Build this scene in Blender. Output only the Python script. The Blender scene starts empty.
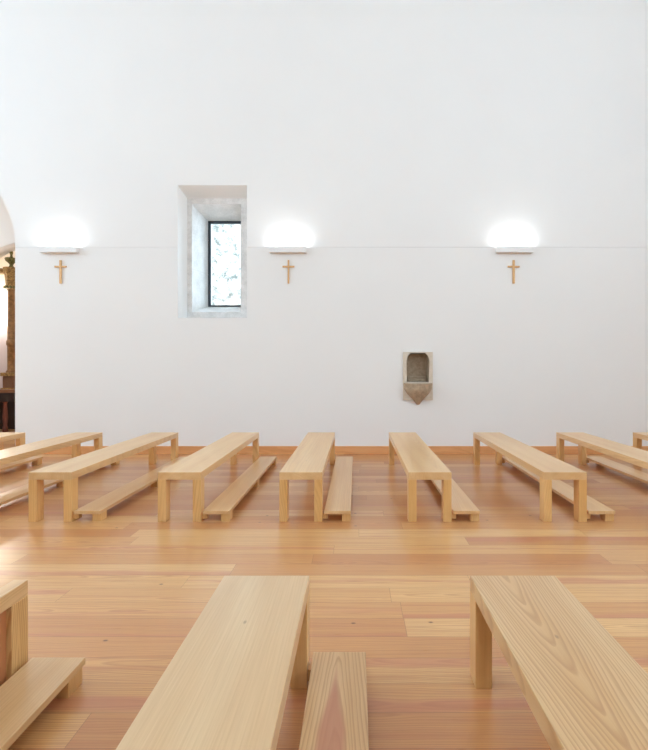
import bpy, bmesh, math, random
from mathutils import Vector, Matrix
rng = random.Random(7)
S = bpy.context.scene
COL = S.collection
F = 460.0            # focal length in pixels of the 648 px wide frame
EYE = 1.412
WY = 7.384           # front face of the long white wall
VPX, VPY = 356.0, 366.0

# ------------------------------------------------------------------ node helpers
class NT:
    def __init__(self, name):
        m = bpy.data.materials.new(name); m.use_nodes = True
        self.m = m; self.t = m.node_tree; self.n = self.t.nodes; self.l = self.t.links
        self.n.clear()
        self.out = self.n.new('ShaderNodeOutputMaterial')
        self.b = self.n.new('ShaderNodeBsdfPrincipled')
        self.l.new(self.b.outputs[0], self.out.inputs[0])
    def put(self, sock, v):
        if isinstance(v, bpy.types.NodeSocket): self.l.new(v, sock)
        elif v is not None:
            if isinstance(v, (tuple, list)) and sock.type == 'RGBA' and len(v) == 3: v = (*v, 1)
            sock.default_value = v
    def math(self, op, a, b=None, c=None, clamp=False):
        n = self.n.new('ShaderNodeMath'); n.operation = op; n.use_clamp = clamp
        for i, v in enumerate((a, b, c)):
            if v is not None: self.put(n.inputs[i], v)
        return n.outputs[0]
    def vec(self, x, y, z):
        n = self.n.new('ShaderNodeCombineXYZ')
        for i, v in enumerate((x, y, z)): self.put(n.inputs[i], v)
        return n.outputs[0]
    def sep(self, v):
        n = self.n.new('ShaderNodeSeparateXYZ'); self.put(n.inputs[0], v); return n.outputs
    def noise(self, v, scale=1, detail=2, rough=.5, dist=0):
        n = self.n.new('ShaderNodeTexNoise'); self.put(n.inputs['Vector'], v)
        n.inputs['Scale'].default_value = scale; n.inputs['Detail'].default_value = detail
        n.inputs['Roughness'].default_value = rough; n.inputs['Distortion'].default_value = dist
        return n.outputs['Fac']
    def white(self, v):
        n = self.n.new('ShaderNodeTexWhiteNoise'); n.noise_dimensions = '3D'; self.put(n.inputs['Vector'], v)
        return n.outputs['Value'], n.outputs['Color']
    def ramp(self, f, stops, interp='LINEAR'):
        n = self.n.new('ShaderNodeValToRGB'); self.put(n.inputs[0], f); cr = n.color_ramp; cr.interpolation = interp
        while len(cr.elements) < len(stops): cr.elements.new(.5)
        for e, (p, c) in zip(cr.elements, stops):
            e.position = p; e.color = (*c, 1) if isinstance(c, tuple) else (c, c, c, 1)
        return n.outputs[0]
    def mix(self, f, a, b, mode='MIX'):
        n = self.n.new('ShaderNodeMix'); n.data_type = 'RGBA'; n.blend_type = mode
        self.put(n.inputs[0], f); self.put(n.inputs[6], a); self.put(n.inputs[7], b)
        return n.outputs[2]
    def obj(self):
        return self.n.new('ShaderNodeTexCoord').outputs['Object']
    def attr(self, name):
        n = self.n.new('ShaderNodeAttribute'); n.attribute_type = 'OBJECT'; n.attribute_name = name
        return n.outputs['Fac']
    def bump(self, h, strength, dist=.01):
        n = self.n.new('ShaderNodeBump'); self.put(n.inputs['Height'], h)
        n.inputs['Strength'].default_value = strength; n.inputs['Distance'].default_value = dist
        self.l.new(n.outputs[0], self.b.inputs['Normal'])
    def set(self, **k):
        for a, v in k.items(): self.put(self.b.inputs[a.replace('_', ' ')], v)

def srgb(r, g, b):
    f = lambda c: (c/255/12.92) if c/255 < .04045 else ((c/255+.055)/1.055)**2.4
    return (f(r), f(g), f(b))

def plain(name, col, rough=.6, metal=0.0, nscale=0, namt=.1):
    t = NT(name)
    if nscale:
        f = t.noise(t.obj(), nscale, 4, .6)
        c = t.mix(f, tuple(x*(1-namt) for x in col), tuple(min(1, x*(1+namt)) for x in col))
        t.set(Base_Color=c)
    else: t.set(Base_Color=col)
    t.set(Roughness=rough, Metallic=metal)
    return t.m

def emis(name, col, s):
    t = NT(name); t.set(Base_Color=(.8, .8, .8), Emission_Color=col, Emission_Strength=s); return t.m

WALLC = srgb(241, 241, 241)
def plaster():
    t = NT('white_plaster'); p = t.obj()
    f = t.noise(p, .9, 3, .5);
    t.set(Base_Color=t.mix(f, srgb(238, 238, 238), srgb(243, 243, 242)), Roughness=.75)
    return t.m

LIGHT_W, MID_W, DARK_W = srgb(226, 189, 135), srgb(214, 169, 109), srgb(172, 115, 60)
HEART = srgb(190, 118, 82)
def wood(name, axis, LIGHT_W=LIGHT_W, MID_W=MID_W, DARK_W=DARK_W):
    """light ash/pine with growth rings round an off-centre pith; axis = direction of the grain"""
    t = NT(name); x, y, z = t.sep(t.obj())
    u, v, w = {'y': (x, y, z), 'x': (y, x, z), 'z': (x, z, y)}[axis]
    seed = t.attr('grain'); px = t.attr('pith_x'); pz = t.attr('pith_z'); sl = t.attr('taper'); hw = t.attr('heart')
    v2 = t.math('ADD', v, t.math('MULTIPLY', seed, 7.31))
    n1 = t.noise(t.vec(t.math('MULTIPLY', u, 4), t.math('MULTIPLY', v2, 1.1), t.math('MULTIPLY', w, 4)), 1, 2, .5)
    n2 = t.noise(t.vec(t.math('MULTIPLY', u, 26), t.math('MULTIPLY', v2, 6), t.math('MULTIPLY', w, 26)), 1, 2, .5)
    du = t.math('SUBTRACT', u, px); dw = t.math('SUBTRACT', w, pz)
    r = t.math('SQRT', t.math('ADD', t.math('MULTIPLY', du, du), t.math('MULTIPLY', dw, dw)))
    r = t.math('ADD', r, t.math('MULTIPLY', v, sl))
    r = t.math('ADD', r, t.math('MULTIPLY', n1, .045)); r = t.math('ADD', r, t.math('MULTIPLY', n2, .006))
    wr = t.noise(t.vec(t.math('MULTIPLY', r, 34), seed, 0.0), 1, 2, .5)
    r = t.math('ADD', r, t.math('MULTIPLY', wr, .03))
    ph = t.math('FRACT', t.math('DIVIDE', t.math('ADD', r, 2.0), .0125))
    ring = t.ramp(ph, [(0, 0.1), (.45, .28), (.8, .95), (.93, .7), (1, 0.1)])
    fib = t.noise(t.vec(t.math('MULTIPLY', u, 230), t.math('MULTIPLY', v2, 5), t.math('MULTIPLY', w, 230)), 1, 3, .6)
    big = t.noise(t.vec(t.math('MULTIPLY', u, 9), t.math('MULTIPLY', v2, .6), t.math('MULTIPLY', w, 9)), 1, 2, .5)
    base = t.mix(t.ramp(big, [(.3, 0.0), (.7, 1.0)]), LIGHT_W, MID_W)
    c = t.mix(t.math('MULTIPLY', ring, t.attr('contrast')), base, DARK_W)
    hmask = t.ramp(t.math('SUBTRACT', t.math('MULTIPLY', hw, t.math('MULTIPLY_ADD', t.math('MULTIPLY', t.math('SUBTRACT', 2.47, v), 2.4, clamp=True), .1, -.004)), t.math('ABSOLUTE', t.math('ADD', du, t.math('MULTIPLY', t.math('SUBTRACT', n1, .5), .08)))), [(0.0, 0.0), (.022, 1.0)])
    c = t.mix(t.math('MULTIPLY', hmask, .8), c, HEART)
    c = t.mix(t.math('MULTIPLY', t.ramp(fib, [(.3, 1.0), (.62, 0.0)]), .18), c, DARK_W)
    kn = t.n.new('ShaderNodeTexVoronoi'); kn.voronoi_dimensions = '2D'; t.put(kn.inputs['Vector'], t.vec(t.math('MULTIPLY', u, 4.2), t.math('MULTIPLY', v2, 2.3), t.math('MULTIPLY', w, 4.2))); kn.inputs['Scale'].default_value = 1
    ks = t.sep(kn.outputs['Color'])[0]
    kmask = t.math('MULTIPLY', t.ramp(kn.outputs['Distance'], [(.012, 1.0), (.035, 0.0)]), t.math('GREATER_THAN', ks, .86))
    c = t.mix(t.math('MULTIPLY', kmask, .6), c, srgb(140, 96, 58))
    hsv = t.n.new('ShaderNodeHueSaturation'); t.put(hsv.inputs['Color'], c); t.put(hsv.inputs['Value'], t.attr('tone')); t.put(hsv.inputs['Saturation'], t.attr('saturation'))
    t.set(Base_Color=hsv.outputs[0], Roughness=t.math('ADD', .27, t.math('MULTIPLY', fib, .12)), Coat_Weight=.35, Coat_Roughness=.28)
    t.bump(fib, .06, .002)
    return t.m

PLANK = .1755
def floor_mat():
    t = NT('floor_boards'); x, y, z = t.sep(t.obj())
    yy = t.math('DIVIDE', t.math('SUBTRACT', y, 2.224 - PLANK*40), PLANK)
    row = t.math('FLOOR', yy); fy = t.math('SUBTRACT', yy, row)
    rv, rc = t.white(t.vec(row, 3.7, 1.3))
    r1, r2, r3 = t.sep(rc)
    L = t.math('ADD', 1.7, t.math('MULTIPLY', r2, 1.4))
    xx = t.math('ADD', t.math('DIVIDE', x, L), t.math('MULTIPLY', r1, 9.0))
    colm = t.math('FLOOR', xx); fx = t.math('SUBTRACT', xx, colm)
    pv, pc = t.white(t.vec(row, colm, 5.1)); a, b, c3 = t.sep(pc)
    qv, qc = t.white(t.vec(row, colm, 9.9)); d, e, f3 = t.sep(qc)
    u = t.math('MULTIPLY', t.math('SUBTRACT', fy, .5), PLANK)
    v2 = t.math('ADD', x, t.math('MULTIPLY', pv, 40.0))
    so = t.math('MULTIPLY', qv, 30.0)
    n1 = t.noise(t.vec(t.math('ADD', t.math('MULTIPLY', u, 5), so), t.math('MULTIPLY', v2, 1.3), so), 1, 2, .5)
    n2 = t.noise(t.vec(t.math('ADD', t.math('MULTIPLY', u, 26), so), t.math('MULTIPLY', v2, 5), so), 1, 2, .5)
    du = t.math('SUBTRACT', u, t.math('MULTIPLY', t.math('SUBTRACT', a, .5), .3))
    pz = t.math('ADD', .012, t.math('MULTIPLY', b, .05))
    r = t.math('SQRT', t.math('ADD', t.math('MULTIPLY', du, du), t.math('MULTIPLY', pz, pz)))
    r = t.math('ADD', r, t.math('MULTIPLY', x, t.math('MULTIPLY', t.math('SUBTRACT', c3, .5), .11)))
    r = t.math('ADD', r, t.math('MULTIPLY', n1, .05)); r = t.math('ADD', r, t.math('MULTIPLY', n2, .006))
    wr = t.noise(t.vec(t.math('MULTIPLY', r, 38), so, 0.0), 1, 2, .5)
    r = t.math('ADD', r, t.math('MULTIPLY', wr, .03))
    ph = t.math('FRACT', t.math('DIVIDE', t.math('ADD', r, 6.0), .011))
    ring = t.ramp(ph, [(0, .05), (.45, .25), (.8, 1.0), (.93, .65), (1, .05)])
    base = t.ramp(d, [(0, srgb(200, 139, 86)), (.25, srgb(211, 155, 98)), (.5, srgb(218, 165, 106)), (.75, srgb(226, 179, 118)), (1, srgb(232, 190, 130))])
    ccol = t.mix(t.math('MULTIPLY', ring, .5), base, srgb(176, 114, 70))
    # red heartwood on some boards
    hm = t.ramp(t.math('ADD', t.math('SUBTRACT', t.math('MULTIPLY', e, .11), t.math('ABSOLUTE', t.math('ADD', du, t.math('MULTIPLY', t.math('SUBTRACT', n1, .5), .12)))), -.045), [(0, 0.0), (.03, 1.0)])
    ccol = t.mix(t.math('MULTIPLY', hm, .6), ccol, srgb(196, 124, 92))
    band = t.noise(t.vec(t.math('ADD', t.math('MULTIPLY', u, 30), so), t.math('MULTIPLY', v2, .7), so), 1, 2, .6)
    ccol = t.mix(t.math('MULTIPLY', t.ramp(band, [(.5, 0.0), (.72, 1.0)]), .5), ccol, srgb(190, 122, 80))
    fib = t.noise(t.vec(t.math('MULTIPLY', y, 220), t.math('MULTIPLY', v2, 4), so), 1, 3, .6)
    ccol = t.mix(t.math('MULTIPLY', t.ramp(fib, [(.3, 1.0), (.6, 0.0)]), .3), ccol, srgb(178, 122, 84))
    kn = t.n.new('ShaderNodeTexVoronoi'); kn.voronoi_dimensions = '2D'; t.put(kn.inputs['Vector'], t.vec(t.math('MULTIPLY', x, 2.4), t.math('MULTIPLY', y, 4.0), 0.0)); kn.inputs['Scale'].default_value = 1
    ks = t.sep(kn.outputs['Color'])[0]
    km = t.math('MULTIPLY', t.ramp(kn.outputs['Distance'], [(.016, 1.0), (.04, 0.0)]), t.math('GREATER_THAN', ks, .88))
    ccol = t.mix(t.math('MULTIPLY', km, .8), ccol, srgb(92, 56, 36))
    ey = t.math('MULTIPLY', t.math('MINIMUM', fy, t.math('SUBTRACT', 1.0, fy)), PLANK)
    ex = t.math('MULTIPLY', t.math('MINIMUM', fx, t.math('SUBTRACT', 1.0, fx)), L)
    gap = t.math('LESS_THAN', t.math('MINIMUM', ey, ex), .0011)
    ccol = t.mix(t.math('MULTIPLY', gap, .6), ccol, srgb(120, 76, 48))
    t.set(Base_Color=ccol, Roughness=t.math('ADD', .24, t.math('MULTIPLY', fib, .12)), Coat_Weight=.3, Coat_Roughness=.25)
    t.bump(t.math('ADD', t.math('MULTIPLY', fib, .3), t.math('MULTIPLY', gap, -1.5)), .06, .002)
    return t.m

def stone(name, c1, c2, scale=9, bump=.5):
    t = NT(name); p = t.obj()
    f = t.noise(p, scale, 5, .65); g = t.noise(p, scale*9, 3, .6)
    k = t.math('ADD', t.math('MULTIPLY', f, .7), t.math('MULTIPLY', g, .3))
    t.set(Base_Color=t.ramp(k, [(.3, c1), (.68, c2)]), Roughness=.85); t.bump(k, bump, .02)
    return t.m

def rubble():
    t = NT('granite_rubble'); p = t.obj()
    vo = t.n.new('ShaderNodeTexVoronoi'); vo.feature = 'DISTANCE_TO_EDGE'; t.put(vo.inputs['Vector'], p); vo.inputs['Scale'].default_value = 3.2
    f = t.noise(p, 7, 5, .7)
    c = t.ramp(f, [(.38, srgb(62, 64, 62)), (.48, srgb(118, 118, 115)), (.62, srgb(158, 157, 152))])
    c = t.mix(t.ramp(vo.outputs['Distance'], [(0.0, .5), (.1, 0.0)]), c, srgb(70, 70, 67))
    t.set(Base_Color=c, Roughness=.9); return t.m

def glass():
    t = NT('window_glass'); g = t.n.new('ShaderNodeBsdfGlossy'); g.inputs['Roughness'].default_value = .02
    tr = t.n.new('ShaderNodeBsdfTransparent'); tr.inputs[0].default_value = (.96, .98, .98, 1)
    mx = t.n.new('ShaderNodeMixShader'); fr = t.n.new('ShaderNodeFresnel'); fr.inputs[0].default_value = 1.45
    t.l.new(fr.outputs[0], mx.inputs[0]); t.l.new(tr.outputs[0], mx.inputs[1]); t.l.new(g.outputs[0], mx.inputs[2])
    t.l.new(mx.outputs[0], t.out.inputs[0]); t.n.remove(t.b); return t.m

def gilt(name, c1, c2, scale=30):
    t = NT(name); f = t.noise(t.obj(), scale, 4, .65)
    t.set(Base_Color=t.ramp(f, [(.35, c1), (.65, c2)]), Roughness=.45, Metallic=.15); t.bump(f, .8, .02); return t.m

M = dict(plaster=plaster(), floor=floor_mat(), wy=wood('bench_wood_lengthwise', 'y'), wx=wood('bench_wood_crosswise', 'x'), wz=wood('bench_wood_upright', 'z'),
         stone=stone('granite_surround', srgb(206, 205, 203), srgb(242, 241, 240)), reveal=stone('granite_reveal', srgb(214, 216, 216), srgb(245, 246, 246), 4, .3),  # window stone paled in its colour for the outdoor light it catches
         rear_wall_dark=stone('rear_wall_dark', srgb(120, 116, 108), srgb(170, 164, 154), 3), metal=plain('dark_window_metal', srgb(45, 52, 60), .4, .3), glass=glass(), rubble=rubble(),
         skirting=wood('skirting_wood', 'x', srgb(226, 174, 124), srgb(216, 160, 110), srgb(180, 118, 74)), white=plain('white_lacquer', srgb(236, 236, 236), .45), led=emis('lamp_diffuser', (1, .97, .93), 6.0),
         crosswood=plain('cross_wood', srgb(222, 178, 124), .5, 0, 40, .2),
         slab=stone('stoup_slab_stone', srgb(206, 192, 172), srgb(228, 216, 202), 12), basin=stone('stoup_basin_stone', srgb(150, 134, 114), srgb(198, 174, 146), 16),
         niche=stone('stoup_niche_stone', srgb(148, 128, 104), srgb(190, 170, 146), 18),
         gold=gilt('carved_gilt', srgb(110, 78, 34), srgb(190, 150, 84)), shaft=gilt('gilt_shaft', srgb(118, 82, 46), srgb(164, 120, 72), 12),
         olive=gilt('olive_gilt', srgb(72, 74, 34), srgb(140, 130, 70)), altarwood=plain('altar_wood', srgb(120, 78, 48), .5, 0, 20, .2),
         voidshade=plain('void_shade', srgb(48, 26, 18), .5, 0, 20, .2), redwood=plain('reddish_wood', srgb(110, 58, 44), .5, 0, 20, .2),  # darkest colour stands in for the shade under the altar table
         pink=plain('pale_rose_panel', srgb(214, 200, 198), .6), warm=plain('warm_plaster', srgb(250, 238, 222), .8))

# ------------------------------------------------------------------ geometry helpers
def mk(name, bm, mat, parent=None, smooth=False):
    me = bpy.data.meshes.new(name); bmesh.ops.recalc_face_normals(bm, faces=bm.faces[:]); bm.to_mesh(me); bm.free()
    if smooth:
        for p in me.polygons: p.use_smooth = True
    o = bpy.data.objects.new(name, me); COL.objects.link(o)
    if mat: me.materials.append(mat)
    o.parent = parent
    return o
def box(bm, x0, x1, y0, y1, z0, z1, bevel=0):
    g = bmesh.ops.create_cube(bm, size=1)
    vs = g['verts']
    for v in vs:
        v.co = Vector((x0 if v.co.x < 0 else x1, y0 if v.co.y < 0 else y1, z0 if v.co.z < 0 else z1))
    if bevel:
        es = list({e for v in vs for e in v.link_edges})
        bmesh.ops.bevel(bm, geom=es, offset=bevel, segments=2, affect='EDGES', profile=.5)
def B(*a, bevel=0):
    bm = bmesh.new(); box(bm, *a, bevel=bevel); return bm
def lathe(prof, n=24, square=False):
    bm = bmesh.new(); rings = []
    for r, z in prof:
        rings.append([bm.verts.new((max(r, .0005)*math.cos(2*math.pi*k/n), max(r, .0005)*math.sin(2*math.pi*k/n), z)) for k in range(n)])
    for a, b in zip(rings, rings[1:]):
        for k in range(n): bm.faces.new((a[k], a[(k+1) % n], b[(k+1) % n], b[k]))
    bm.faces.new(rings[0][::-1]); bm.faces.new(rings[-1]); return bm
def plate(name, outline, holes, y0, y1, mat, parent=None):
    """upright slab in the xz plane with holes, between y0 and y1"""
    cu = bpy.data.curves.new(name, 'CURVE'); cu.dimensions = '2D'; cu.fill_mode = 'BOTH'; cu.extrude = (y1-y0)/2
    for pts in [outline] + holes:
        sp = cu.splines.new('POLY'); sp.points.add(len(pts)-1); sp.use_cyclic_u = True
        for p, (x, z) in zip(sp.points, pts): p.co = (x, z, 0, 1)
    tmp = bpy.data.objects.new(name+'_tmp', cu); COL.objects.link(tmp)
    bpy.context.view_layer.update()
    dg = bpy.context.evaluated_depsgraph_get()
    me = bpy.data.meshes.new_from_object(tmp.evaluated_get(dg))
    COL.objects.unlink(tmp); bpy.data.objects.remove(tmp); bpy.data.curves.remove(cu)
    for v in me.vertices:
        x, z, d = v.co; v.co = (x, (y0+y1)/2 - d, z)
    me.name = name; bm = bmesh.new(); bm.from_mesh(me); bmesh.ops.remove_doubles(bm, verts=bm.verts[:], dist=1e-5)
    bpy.data.meshes.remove(me)
    return mk(name, bm, mat, parent)
def empty(name, loc, label, cat, group=None):
    o = bpy.data.objects.new(name, None); o.empty_display_size = .1; COL.objects.link(o); o.location = loc
    o['label'] = label; o['category'] = cat
    if group: o['group'] = group
    return o
def tag(o, label, cat, group=None):
    o['label'] = label; o['category'] = cat
    if group: o['group'] = group
    return o
def struct(o): o['kind'] = 'structure'; return o
WX = lambda px, y=WY: (px-VPX)*y/F
WZ = lambda py, y=WY: EYE + (VPY-py)*y/F
def rect(x0, x1, z0, z1): return [(x0, z0), (x1, z0), (x1, z1), (x0, z1)]
def arcpts(cx, cz, r, a0, a1, n=40): return [(cx+r*math.cos(a0+(a1-a0)*k/n), cz+r*math.sin(a0+(a1-a0)*k/n)) for k in range(n+1)]

# ------------------------------------------------------------------ room shell
XL, XR, YB, ZC = -11.0, 7.5, -5.0, 8.6
WT = .80
struct(mk('floor', B(XL-.3, XR+.3, YB-.3, 12.0, -.2, 0), M['floor']))
struct(mk('ceiling', B(XL-.3, XR+.3, YB-.3, WY+WT, ZC, ZC+.2), M['plaster']))
ARX, ARZ, ARR = -6.95, 3.352, 1.478            # side chapel arch
SPL = 3.315
_nx = WX(417.75); _nb, _nt = WZ(382), WZ(353)
niche_hole = [(_nx-.175, _nb), (_nx+.175, _nb), (_nx+.185, _nt-.13), (_nx+.165, _nt-.05), (_nx+.115, _nt), (_nx-.115, _nt), (_nx-.165, _nt-.05), (_nx-.185, _nt-.13)]
w_out = (-2.865, -1.750, 2.182, 4.317)         # window opening in the plaster face
cut = lambda px: WX(px)
# lower lining (left and right of the chapel opening), upper wall with the arch, hairline joint between them
struct(plate('wall_back', [(ARX+ARR, 0), (XR, 0), (XR, SPL), (w_out[1], SPL), (w_out[1], w_out[2]), (w_out[0], w_out[2]), (w_out[0], SPL), (ARX+ARR, SPL)], [niche_hole], WY, WY+WT, M['plaster']))
struct(plate('wall_back_left', rect(XL, ARX-ARR, 0, SPL), [], WY, WY+WT, M['plaster']))
up = [(XL, SPL+.007), (ARX-ARR, SPL+.007)] + arcpts(ARX, ARZ, ARR, math.pi, 0) + [(ARX+ARR, SPL+.007), (w_out[0], SPL+.007), (w_out[0], w_out[3]), (w_out[1], w_out[3]), (w_out[1], SPL+.007), (XR, SPL+.007), (XR, ZC), (XL, ZC)]
struct(plate('wall_back_upper', up, [], WY, WY+WT, M['plaster']))
struct(mk('trim_1', B(ARX+ARR+.01, w_out[0]-.01, WY+.05, WY+WT-.02, SPL, SPL+.007), M['plaster']))
struct(mk('trim_2', B(w_out[1]+.01, XR-.01, WY+.05, WY+WT-.02, SPL, SPL+.007), M['plaster']))
# opposite wall and end walls with daylight openings
rear_w = [(-5.0, -4.3), (-.35, .35), (4.3, 5.0)]  # unseen rear openings, set high and narrow to shape the light
struct(plate('wall_front', rect(XL, XR, 0, ZC), [rect(a, b, 4.6, 7.9) for a, b in rear_w], YB-.4, YB, M['rear_wall_dark']))  # unseen wall, darkened in colour to weaken fill from behind the camera
o = plate('wall_right', rect(YB, WY+WT, 0, ZC), [rect(-3.0, -1.8, 3.6, 6.8), rect(.8, 2.2, 3.6, 6.8)], -.15, .15, M['plaster'])  # unseen openings added to light the window's left reveals
o.rotation_euler = (0, 0, math.pi/2); o.location = (XR+.15, 0, 0); struct(o)
o = plate('wall_left', rect(YB, WY, 0, ZC), [rect(-1.0, .6, 3.0, 6.8), rect(3.4, 5.0, 3.0, 6.8)], -.2, .2, M['plaster'])
o.rotation_euler = (0, 0, math.pi/2); o.location = (XL-.2, 0, 0); struct(o)
# skirting
struct(mk('baseboard_back', B(ARX+ARR, XR, WY-.022, WY, 0, .128, bevel=.003), M['skirting']))

# ------------------------------------------------------------------ side chapel behind the arch
CY = 9.7
struct(mk('wall_chapel_right', B(-4.9, -4.7, WY+WT, 10.9, 0, 5.6), M['plaster']))
struct(mk('wall_chapel_left', B(-9.3, -9.1, WY+WT, 10.9, 0, 5.6), M['plaster']))
struct(mk('ceiling_chapel', B(-9.1, -4.9, WY+WT, 10.9, 5.4, 5.6), M['plaster']))
zc, R2 = 2.30, 1.758
a1 = math.acos(1.6/R2)
ol = [(-9.1, 0), (-8.4, 0)] + arcpts(-6.8, zc, R2, math.pi-a1, a1) + [(-5.2, 0), (-4.9, 0), (-4.9, 5.4), (-9.1, 5.4)]
struct(plate('wall_chapel_arch', ol, [], CY, CY+.35, M['plaster']))
struct(mk('wall_chapel_back', B(-9.1, -4.9, 10.6, 10.8, 0, 5.4), M['warm']))

# gilt retable column, altar table
ay = 10.05
s = F/ay
zz = lambda py: WZ(py, ay)
cx = WX(11.3, ay)
t = empty('altar_column', (cx, ay, zz(389)), 'carved gilt column with urn finial on the side altar behind the left arch', 'column')
q = zz(389)
mk('pedestal', B(-.11, .11, -.11, .11, 0, zz(376)-q, bevel=.012), M['altarwood'], t)
bm = bmesh.new(); box(bm, -.14, .14, -.14, .14, zz(376)-q, zz(372.5)-q, bevel=.01); box(bm, -.135, .135, -.135, .135, .0, .03, bevel=.008)
mk('base_moulding', bm, M['gold'], t)
h0, h1 = zz(372.5)-q, zz(290)-q
prof = [(.095, h0), (.1, h0+.02), (.075, h0+.06)]
prof += [(.072, h0+.1), (.075, zz(345)-q-.02), (.092, zz(345)-q), (.092, zz(341)-q), (.074, zz(341)-q+.02), (.066, h1-.02), (.08, h1)]
mk('shaft', lathe(prof), M['shaft'], t, True)
c0, c1 = h1, zz(268)-q
mk('capital', lathe([(.08, c0), (.135, c0+.05), (.10, c0+.1), (.11, c0+.2), (.125, c0+.33), (.15, c0+.38), (.15, c1)], 8), M['gold'], t)
bm = bmesh.new()
for k in range(12):
    a = 2*math.pi*k/12
    g = bmesh.ops.create_uvsphere(bm, u_segments=8, v_segments=6, radius=.03)
    for v in g['verts']: v.co += Vector((.115*math.cos(a), .115*math.sin(a), c0+.05))
mk('acanthus', bm, M['olive'], t, True)
mk('urn', lathe([(.03, c1), (.05, c1+.02), (.03, c1+.06), (.05, c1+.1), (.1, c1+.14), (.12, c1+.19), (.11, c1+.215), (.03, c1+.23), (.02, c1+.28), (.035, c1+.33), (.03, c1+.36), (.01, c1+.38)]), M['olive'], t, True)
mk('cornice_bracket', B(-.62, -.14, -.09, .09, c1-.13, c1-.02, bevel=.02), M['gold'], t)
t = empty('altar_table', (cx, ay, 0), 'dark brown altar table carrying the gilt column behind the left arch', 'table')
ztop = zz(389)
mk('table_top', B(-.8, .3, -.32, .35, ztop-.07, ztop, bevel=.01), M['altarwood'], t)
mk('shade_panel', B(-.75, .25, .24, .28, 0, ztop-.07), M['voidshade'], t)  # dark sheet standing in for the shaded void under the table
mk('apron', B(-.75, .25, -.26, -.22, ztop-.26, ztop-.07), M['voidshade'], t)  # strip in the same painted shade
for lx in (.02, -.7):
    l = mk('leg', lathe([(.05, 0), (.05, .1), (.035, .14), (.05, .3), (.035, ztop-.3), (.05, ztop-.26), (.05, ztop-.07)], 12), M['redwood'], t, True)
    l.location = (lx, -.2, 0)
o = tag(mk('reredos', B(cx-.8, cx+.2, ay+.27, ay+.32, ztop, zz(325), bevel=.01), M['pink']), 'pale rose reredos panel standing behind the gilt column on the side altar', 'altarpiece')

# ------------------------------------------------------------------ window in the thick wall
win = bpy.data.objects.new('window_1', None); COL.objects.link(win); struct(win)
d1, d2 = .25, .75
def frame_ring(bm, r0, y0, r1, y1):
    vs = []
    for (xa, xb, za, zb), y in ((r0, y0), (r1, y1)):
        vs.append([bm.verts.new(p) for p in ((xa, y, za), (xb, y, za), (xb, y, zb), (xa, y, zb))])
    for k in range(4): bm.faces.new((vs[0][k], vs[0][(k+1) % 4], vs[1][(k+1) % 4], vs[1][k]))
st_o = (-2.800, -1.752, 2.190, 4.192)
st_i = (-2.722, -1.909, 2.308, 4.100)
gl = (-2.600, -1.985, 2.464, 3.958)
e = .002
bm = bmesh.new(); frame_ring(bm, (w_out[0]+e, w_out[1]-e, w_out[2]+e, w_out[3]-e), WY+.001, st_o, WY+d1); mk('plaster_reveal', bm, M['plaster'], win)
bm = bmesh.new(); frame_ring(bm, st_o, WY+d1, st_i, WY+d1); mk('stone_surround', bm, M['stone'], win)
bm = bmesh.new(); frame_ring(bm, st_i, WY+d1, gl, WY+d2); mk('stone_reveal', bm, M['reveal'], win)
bm = bmesh.new()
for z in (3.02, 3.62):      # mortar joints cut across the left jamb
    for (xa, ya), (xb, yb) in (((st_i[0]+.004, WY+d1+.01), (gl[0]+.003, WY+d2-.01)),):
        vs = [bm.verts.new(p) for p in ((xa, ya, z), (xb, yb, z), (xb, yb, z+.008), (xa, ya, z+.008))]; bm.faces.new(vs)
mk('mortar_joint', bm, M['stone'], win)
bm = bmesh.new()
fw = .045
y0, y1 = WY+d2-.03, WY+d2+.03
box(bm, gl[0]-.01, gl[0]+fw, y0, y1, gl[2]-.01, gl[3]+.01); box(bm, gl[1]-fw, gl[1]+.01, y0, y1, gl[2]-.01, gl[3]+.01)
box(bm, gl[0]+fw, gl[1]-fw, y0, y1, gl[2]-.01, gl[2]+.02); box(bm, gl[0]+fw, gl[1]-fw, y0, y1, gl[3]-.035, gl[3]+.01)
mk('window_frame', bm, M['metal'], win)
mk('glass_pane', B(gl[0]+fw, gl[1]-fw, WY+d2-.003, WY+d2+.003, gl[2]+.02, gl[3]-.035), M['glass'], win)
struct(mk('wall_outside', B(-4.65, -1.9, 11.6, 12.0, -.2, 5.7), M['rubble']))

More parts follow.
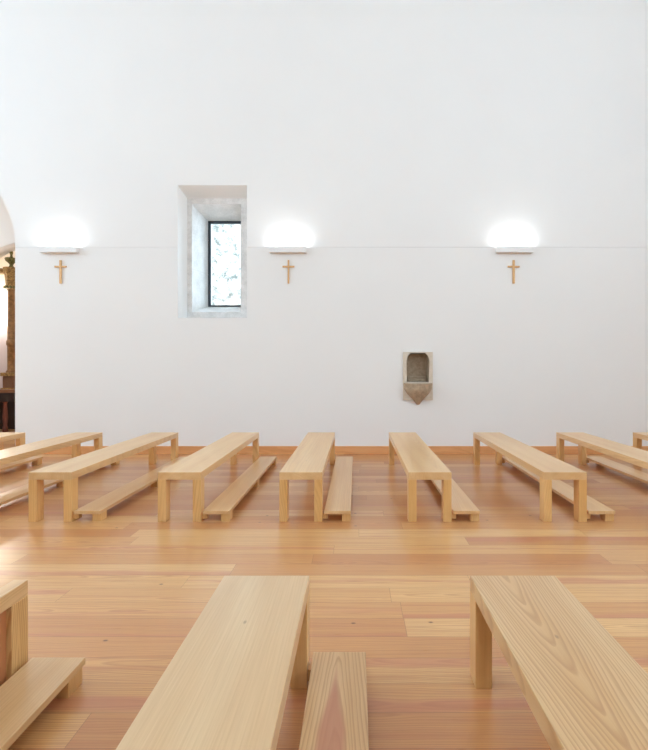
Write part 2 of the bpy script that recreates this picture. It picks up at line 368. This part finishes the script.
# ------------------------------------------------------------------ uplights and crosses
names = ('left of the window', 'just right of the window', 'above the stone stoup side, at right')
ups = [(61.0, 'white box wall lamp shining upward at the left, beside the arch'), (288.6, 'white box wall lamp shining upward just right of the window'),
       (513.4, 'white box wall lamp shining upward at the right end of the wall')]
crs = ['small wooden cross on the white wall at the left, near the arch', 'small thin wooden cross on the white wall just right of the window', 'small wooden cross on the white wall at the right, beyond the stone stoup']
W_, D_ = .585, .085
ZL0, ZL1 = 3.22, 3.31
for i, ((px, lab), cl) in enumerate(zip(ups, crs)):
    x = WX(px)
    t = empty('wall_uplight', (x, WY, ZL0), lab, 'wall lamp', 'white uplights on the long wall')
    bm = bmesh.new(); h = ZL1-ZL0
    box(bm, -W_/2, W_/2, -D_, -.002, 0, .012)
    box(bm, -W_/2, W_/2, -D_, -D_+.006, .012, h); box(bm, -W_/2, W_/2, -.008, -.002, .012, h)
    box(bm, -W_/2, -W_/2+.006, -D_+.006, -.008, .012, h); box(bm, W_/2-.006, W_/2, -D_+.006, -.008, .012, h)
    mk('housing', bm, M['white'], t)
    mk('lamp_diffuser', B(-W_/2+.008, W_/2-.008, -D_+.008, -.010, h-.03, h-.012), M['led'], t)
    la = bpy.data.lights.new('uplight_lamp', 'AREA'); la.shape = 'RECTANGLE'; la.size = W_-.05; la.size_y = .03; la.energy = 3.8; la.color = (.92, .97, 1)
    lo = bpy.data.objects.new('uplight_lamp', la); COL.objects.link(lo); lo.location = (x, WY-.062, ZL1-.004); lo.rotation_euler = (math.pi, 0, 0)
    cw = (.034, .026, .034)[i]
    bm = bmesh.new()
    zt, zb, zh = WZ(260.3), WZ(283.7), WZ(266.8)
    box(bm, -cw/2, cw/2, -.022, -.002, zb, zt, bevel=.002); box(bm, -.095, -cw/2, -.022, -.002, zh-.013, zh+.013, bevel=.002); box(bm, cw/2, .095, -.022, -.002, zh-.013, zh+.013, bevel=.002)
    o = tag(mk('wall_cross', bm, M['crosswood']), cl, 'cross', 'wooden crosses under the wall lamps'); o.location = (x, WY, 0)

# ------------------------------------------------------------------ stone stoup in its niche
x0, x1 = WX(403), WX(432.5); xm = (x0+x1)/2; hw = (x1-x0)/2
zt, zb, zp, zm = WZ(352), WZ(400), WZ(404.5), WZ(383)
t = empty('wall_stoup', (xm, WY, zp), 'weathered stone holy water stoup with arched niche and pointed basin in wall', 'stoup')
zt -= zp; zb -= zp; zm -= zp
# surround slab pierced by a niche with shouldered top, recessed into the wall
hole = [(x-xm, z-zp) for x, z in niche_hole]
plate('surround', rect(-hw, hw, zb, zt), [hole], -.03, -.001, M['slab'], t)
bm = bmesh.new()
fr = [bm.verts.new((x, -.012, z)) for x, z in hole]; bk = [bm.verts.new((x*.92, .17, z)) for x, z in hole]
for k in range(len(hole)): bm.faces.new((fr[k], fr[(k+1) % len(hole)], bk[(k+1) % len(hole)], bk[k]))
bm.faces.new(bk); mk('niche_lining', bm, M['niche'], t)
bm = bmesh.new()
zl = min(z for x, z in hole)
box(bm, -.15, .15, .06, .165, zl, zl+.045, bevel=.006); box(bm, -.15, .15, .11, .165, zl+.045, zl+.085, bevel=.006)
mk('niche_ledge', bm, M['niche'], t)
bm = bmesh.new(); n = 24; rings = []
for fr_, rr in ((1.0, 1.0), (.93, 1.0), (.9, .98), (.72, .955), (.6, .86), (.44, .67), (.3, .46), (.21, .33), (.1, .2), (0, .09)):
    rings.append([bm.verts.new((hw*.97*rr*math.cos(math.pi*k/n), -.026-.16*rr*math.sin(math.pi*k/n), zm*fr_)) for k in range(n+1)])
for a, b in zip(rings, rings[1:]):
    for k in range(n): bm.faces.new((a[k], a[k+1], b[k+1], b[k]))
inn = [[bm.verts.new((hw*.97*rr*math.cos(math.pi*k/n), -.030-.16*rr*math.sin(math.pi*k/n), z)) for k in range(n+1)] for rr, z in ((.82, zm), (.6, zm-.06), (.1, zm-.08))]
for a, b in zip([rings[0]]+inn, inn):
    for k in range(n): bm.faces.new((a[k], a[k+1], b[k+1], b[k]))
bm.faces.new([r_[0] for r_ in rings] + [r_[-1] for r_ in rings[::-1]])
mk('basin', bm, M['basin'], t)

# ------------------------------------------------------------------ benches
SH, ST, SWD = .45, .068, .39
LW, LD = .073, .10
BL = 2.51
KH, KW, KG, KT = .10, .24, .018, .03
def style(o, pith=(.6, -.1), taper=.01, contrast=.4, heart=0., tone=1., seed=None, sat=None):
    o['grain'] = rng.random() if seed is None else seed
    o['pith_x'], o['pith_z'] = float(pith[0]), float(pith[1]); o['taper'] = float(taper)
    o['contrast'] = float(contrast); o['heart'] = float(heart); o['tone'] = float(tone); o['saturation'] = float(sat if sat else (.94 if o.name.split('.')[0] in ('seat', 'kneeler', 'rail_top') else 1.03))
def rnd_style(o, tone=1.):
    side = rng.choice((-1, 1))
    if rng.random() < .5: style(o, (side*rng.uniform(.3, .8), rng.uniform(-.3, .1)), rng.uniform(-.01, .01), rng.uniform(.15, .35), 0, tone*rng.uniform(.97, 1.02))
    else: style(o, (rng.uniform(-.1, .1), .45-rng.uniform(.03, .12)), side*rng.uniform(.04, .1), rng.uniform(.2, .45), 0, tone*rng.uniform(.96, 1.02))
style(bpy.data.objects['baseboard_back'], (.3, -.4), .01, .3, 0, 1.12)

def seat_bm(w, t_, L):
    bm = bmesh.new(); box(bm, -w/2, w/2, 0, L, SH-t_, SH, bevel=.0025); return bm
def make_pew():
    root = bpy.data.objects.new('church_pew', None); COL.objects.link(root)
    mk('seat', seat_bm(SWD, ST, BL), M['wy'], root)
    for sx in (-1, 1):
        for y in (0.0, BL-LD):
            a, b = (-SWD/2, -SWD/2+LW) if sx < 0 else (SWD/2-LW, SWD/2)
            l = mk('leg', B(a, b, y, y+LD, 0, SH-ST, bevel=.0025), M['wz'], root)
    make_kneeler(root, SWD/2)
    return root
def make_kneeler(root, xr):
    k0 = xr+KG
    kb = mk('kneeler', B(k0, k0+KW, 0, BL, KH-KT, KH, bevel=.0025), M['wy'], root)
    for y in (0.02, BL/2-.05, BL-.12):
        mk('kneeler_foot', B(k0+KW-.08, k0+KW-.002, y, y+.1, 0, KH-KT, bevel=.002), M['wz'], kb)
    mk('kneeler_cleat', B(xr-.055, k0+.03, .03, .08, .02, KH-KT), M['wz'], kb)
    mk('kneeler_cleat', B(xr-.055, k0+.03, BL-.08, BL-.03, .02, KH-KT), M['wz'], kb)
    return kb
def copy_tree(o, parent=None):
    c = o.copy(); COL.objects.link(c); c.parent = parent
    for ch in list(o.children): copy_tree(ch, c)
    return c
def allc(o):
    r = []
    for c in o.children: r.append(c); r += allc(c)
    return r
proto = make_pew()
YF = 4.163
GF = 'wooden pews in the row along the white wall'
far = [(-4.99, 'wooden pew at the left edge in front of the arch, just its wall end showing'),
       (-3.87, 'wooden pew second from the left, below the leftmost cross, near end out of view'),
       (-2.77, 'wooden pew with pale sheen on top, between left cross and window'),
       (-1.60, 'wooden pew with its wall end right below the window'),
       (-.50, 'wooden pew with straight-on top standing just left of the middle of the wall'),
       (.67, 'wooden pew standing in front of the stone stoup'),
       (1.895, 'wooden pew with its wall end below the right-hand cross'),
       (3.10, 'wooden pew right of the right-hand cross, near end running out of view'),
       (4.21, 'wooden pew at the right edge, just a corner of it showing')]
near = [(-.409, 2.112, 'large smooth pale wooden pew in the foreground, left of the middle'),
        (.718, 2.112, 'large wooden pew with arched grain in the bottom right foreground')]
pews = []
for i, (x, lab) in enumerate(far):
    r = proto if i == 0 else copy_tree(proto)
    r.location = (x, YF, 0); tag(r, lab, 'pew', GF); pews.append(r)
for x, yf, lab in near:
    r = copy_tree(proto); r.location = (x, yf-BL, 0); tag(r, lab, 'pew', 'wooden pews in the foreground'); pews.append(r)
for r in pews:
    for o in allc(r): rnd_style(o, (1.13 if r.location.y > 3 else 1.0) * (1.04 if o.name.startswith('leg') else 1))
def part(r, nm): return [o for o in allc(r) if o.name.split('.')[0] == nm]
I, J = pews[-2], pews[-1]
style(part(I, 'seat')[0], (.55, .2), .004, .12, 0, .95, .31, .87)
style(part(J, 'seat')[0], (-.035, .41), -.085, .62, 0, .95, .77)
style(part(I, 'kneeler')[0], (.333, .07), .07, .6, .62, .97, .12)
# kneeling rail at the head of the foreground block
t = empty('kneeling_rail', (-1.476, 2.072-BL, 0), 'narrow-topped wooden kneeling rail with kneeler at the bottom left corner', 'kneeler')
rw = .066
mk('rail_top', B(-rw, 0, 0, BL, SH-ST, SH, bevel=.0025), M['wy'], t)
for y in (0, BL-LD): mk('leg', B(-rw, 0, y, y+LD, 0, SH-ST, bevel=.0025), M['wz'], t)
mk('panel', B(-rw*.75, -rw*.35, LD, BL-LD, .03, SH-ST), M['wz'], t)
make_kneeler(t, 0.0)
for o in allc(t): rnd_style(o)
style(part(t, 'panel')[0], (.3, -.6), .02, .5, 20., .9)
for o in part(t, 'leg'): style(o, (-.0, 2.45), .06, .7, 0, .97)

# ------------------------------------------------------------------ light
w = bpy.data.worlds.new('World'); S.world = w; w.use_nodes = True
bg = w.node_tree.nodes['Background']; bg.inputs[0].default_value = (.70, .87, 1.0, 1); bg.inputs[1].default_value = 16.0
def area(name, loc, rot, sx, sy, e, col=(1, 1, 1)):
    la = bpy.data.lights.new(name, 'AREA'); la.shape = 'RECTANGLE'; la.size = sx; la.size_y = sy; la.energy = e; la.color = col
    o = bpy.data.objects.new(name, la); COL.objects.link(o); o.location = loc; o.rotation_euler = rot; return o
def portal(name, loc, rot, sx, sy):
    o = area(name, loc, rot, sx, sy, 1); o.data.cycles.is_portal = True
for a, b in rear_w:  # sky light through the added rear openings
    portal('rear_opening_daylight', ((a+b)/2, YB-.2, 6.25), (math.radians(90), 0, 0), b-a, 3.3)
for yc in (-.2, 4.2):
    portal('chancel_window_daylight', (XL-.2, yc, 4.9), (0, math.radians(-90), 0), 3.8, 1.6)
for yc in (-2.4, 1.5):  # sky light through the added right-hand openings
    portal('right_opening_daylight', (XR+.15, yc, 5.2), (0, math.radians(90), 0), 3.2, 1.4)
portal('window_daylight', ((gl[0]+gl[1])/2, WY+d2+.04, (gl[2]+gl[3])/2), (math.radians(-90), 0, 0), gl[1]-gl[0], gl[3]-gl[2])
area('chapel_fill', (-8.7, 9.0, 4.6), (0, math.radians(-45), 0), .6, .6, 14, (.86, .94, 1))  # added fill that brightens the chapel, no fixture behind it
pl = bpy.data.lights.new('altar_niche_fill', 'POINT'); pl.energy = 45; pl.shadow_soft_size = .15; pl.color = (1, .96, .9)  # made-up point light to brighten the altar niche
po = bpy.data.objects.new('altar_niche_fill', pl); COL.objects.link(po); po.location = (-8.0, 10.2, 2.6)

# ------------------------------------------------------------------ camera
cam = bpy.data.cameras.new('camera'); co = bpy.data.objects.new('camera', cam); COL.objects.link(co)
co.location = (0, 0, EYE); co.rotation_euler = (math.pi/2, 0, 0)
cam.sensor_fit = 'HORIZONTAL'; cam.sensor_width = 36; cam.lens = 36*F/648
cam.shift_x = (324-VPX)/750*750/750; cam.shift_y = (VPY-375)/750
cam.shift_x = (324-VPX)/648; cam.shift_y = (VPY-375)/648
cam.clip_start = .02
S.camera = co
S.view_settings.view_transform = 'Standard'; S.view_settings.look = 'None'; S.view_settings.gamma = 1; S.view_settings.use_curve_mapping = False
S.view_settings.exposure = 0.14
S.cycles.use_denoising = True; S.cycles.denoising_prefilter = 'ACCURATE'; S.cycles.denoising_input_passes = 'RGB_ALBEDO_NORMAL'
S.cycles.max_bounces = 14; S.cycles.diffuse_bounces = 10; S.cycles.sample_clamp_indirect = 8
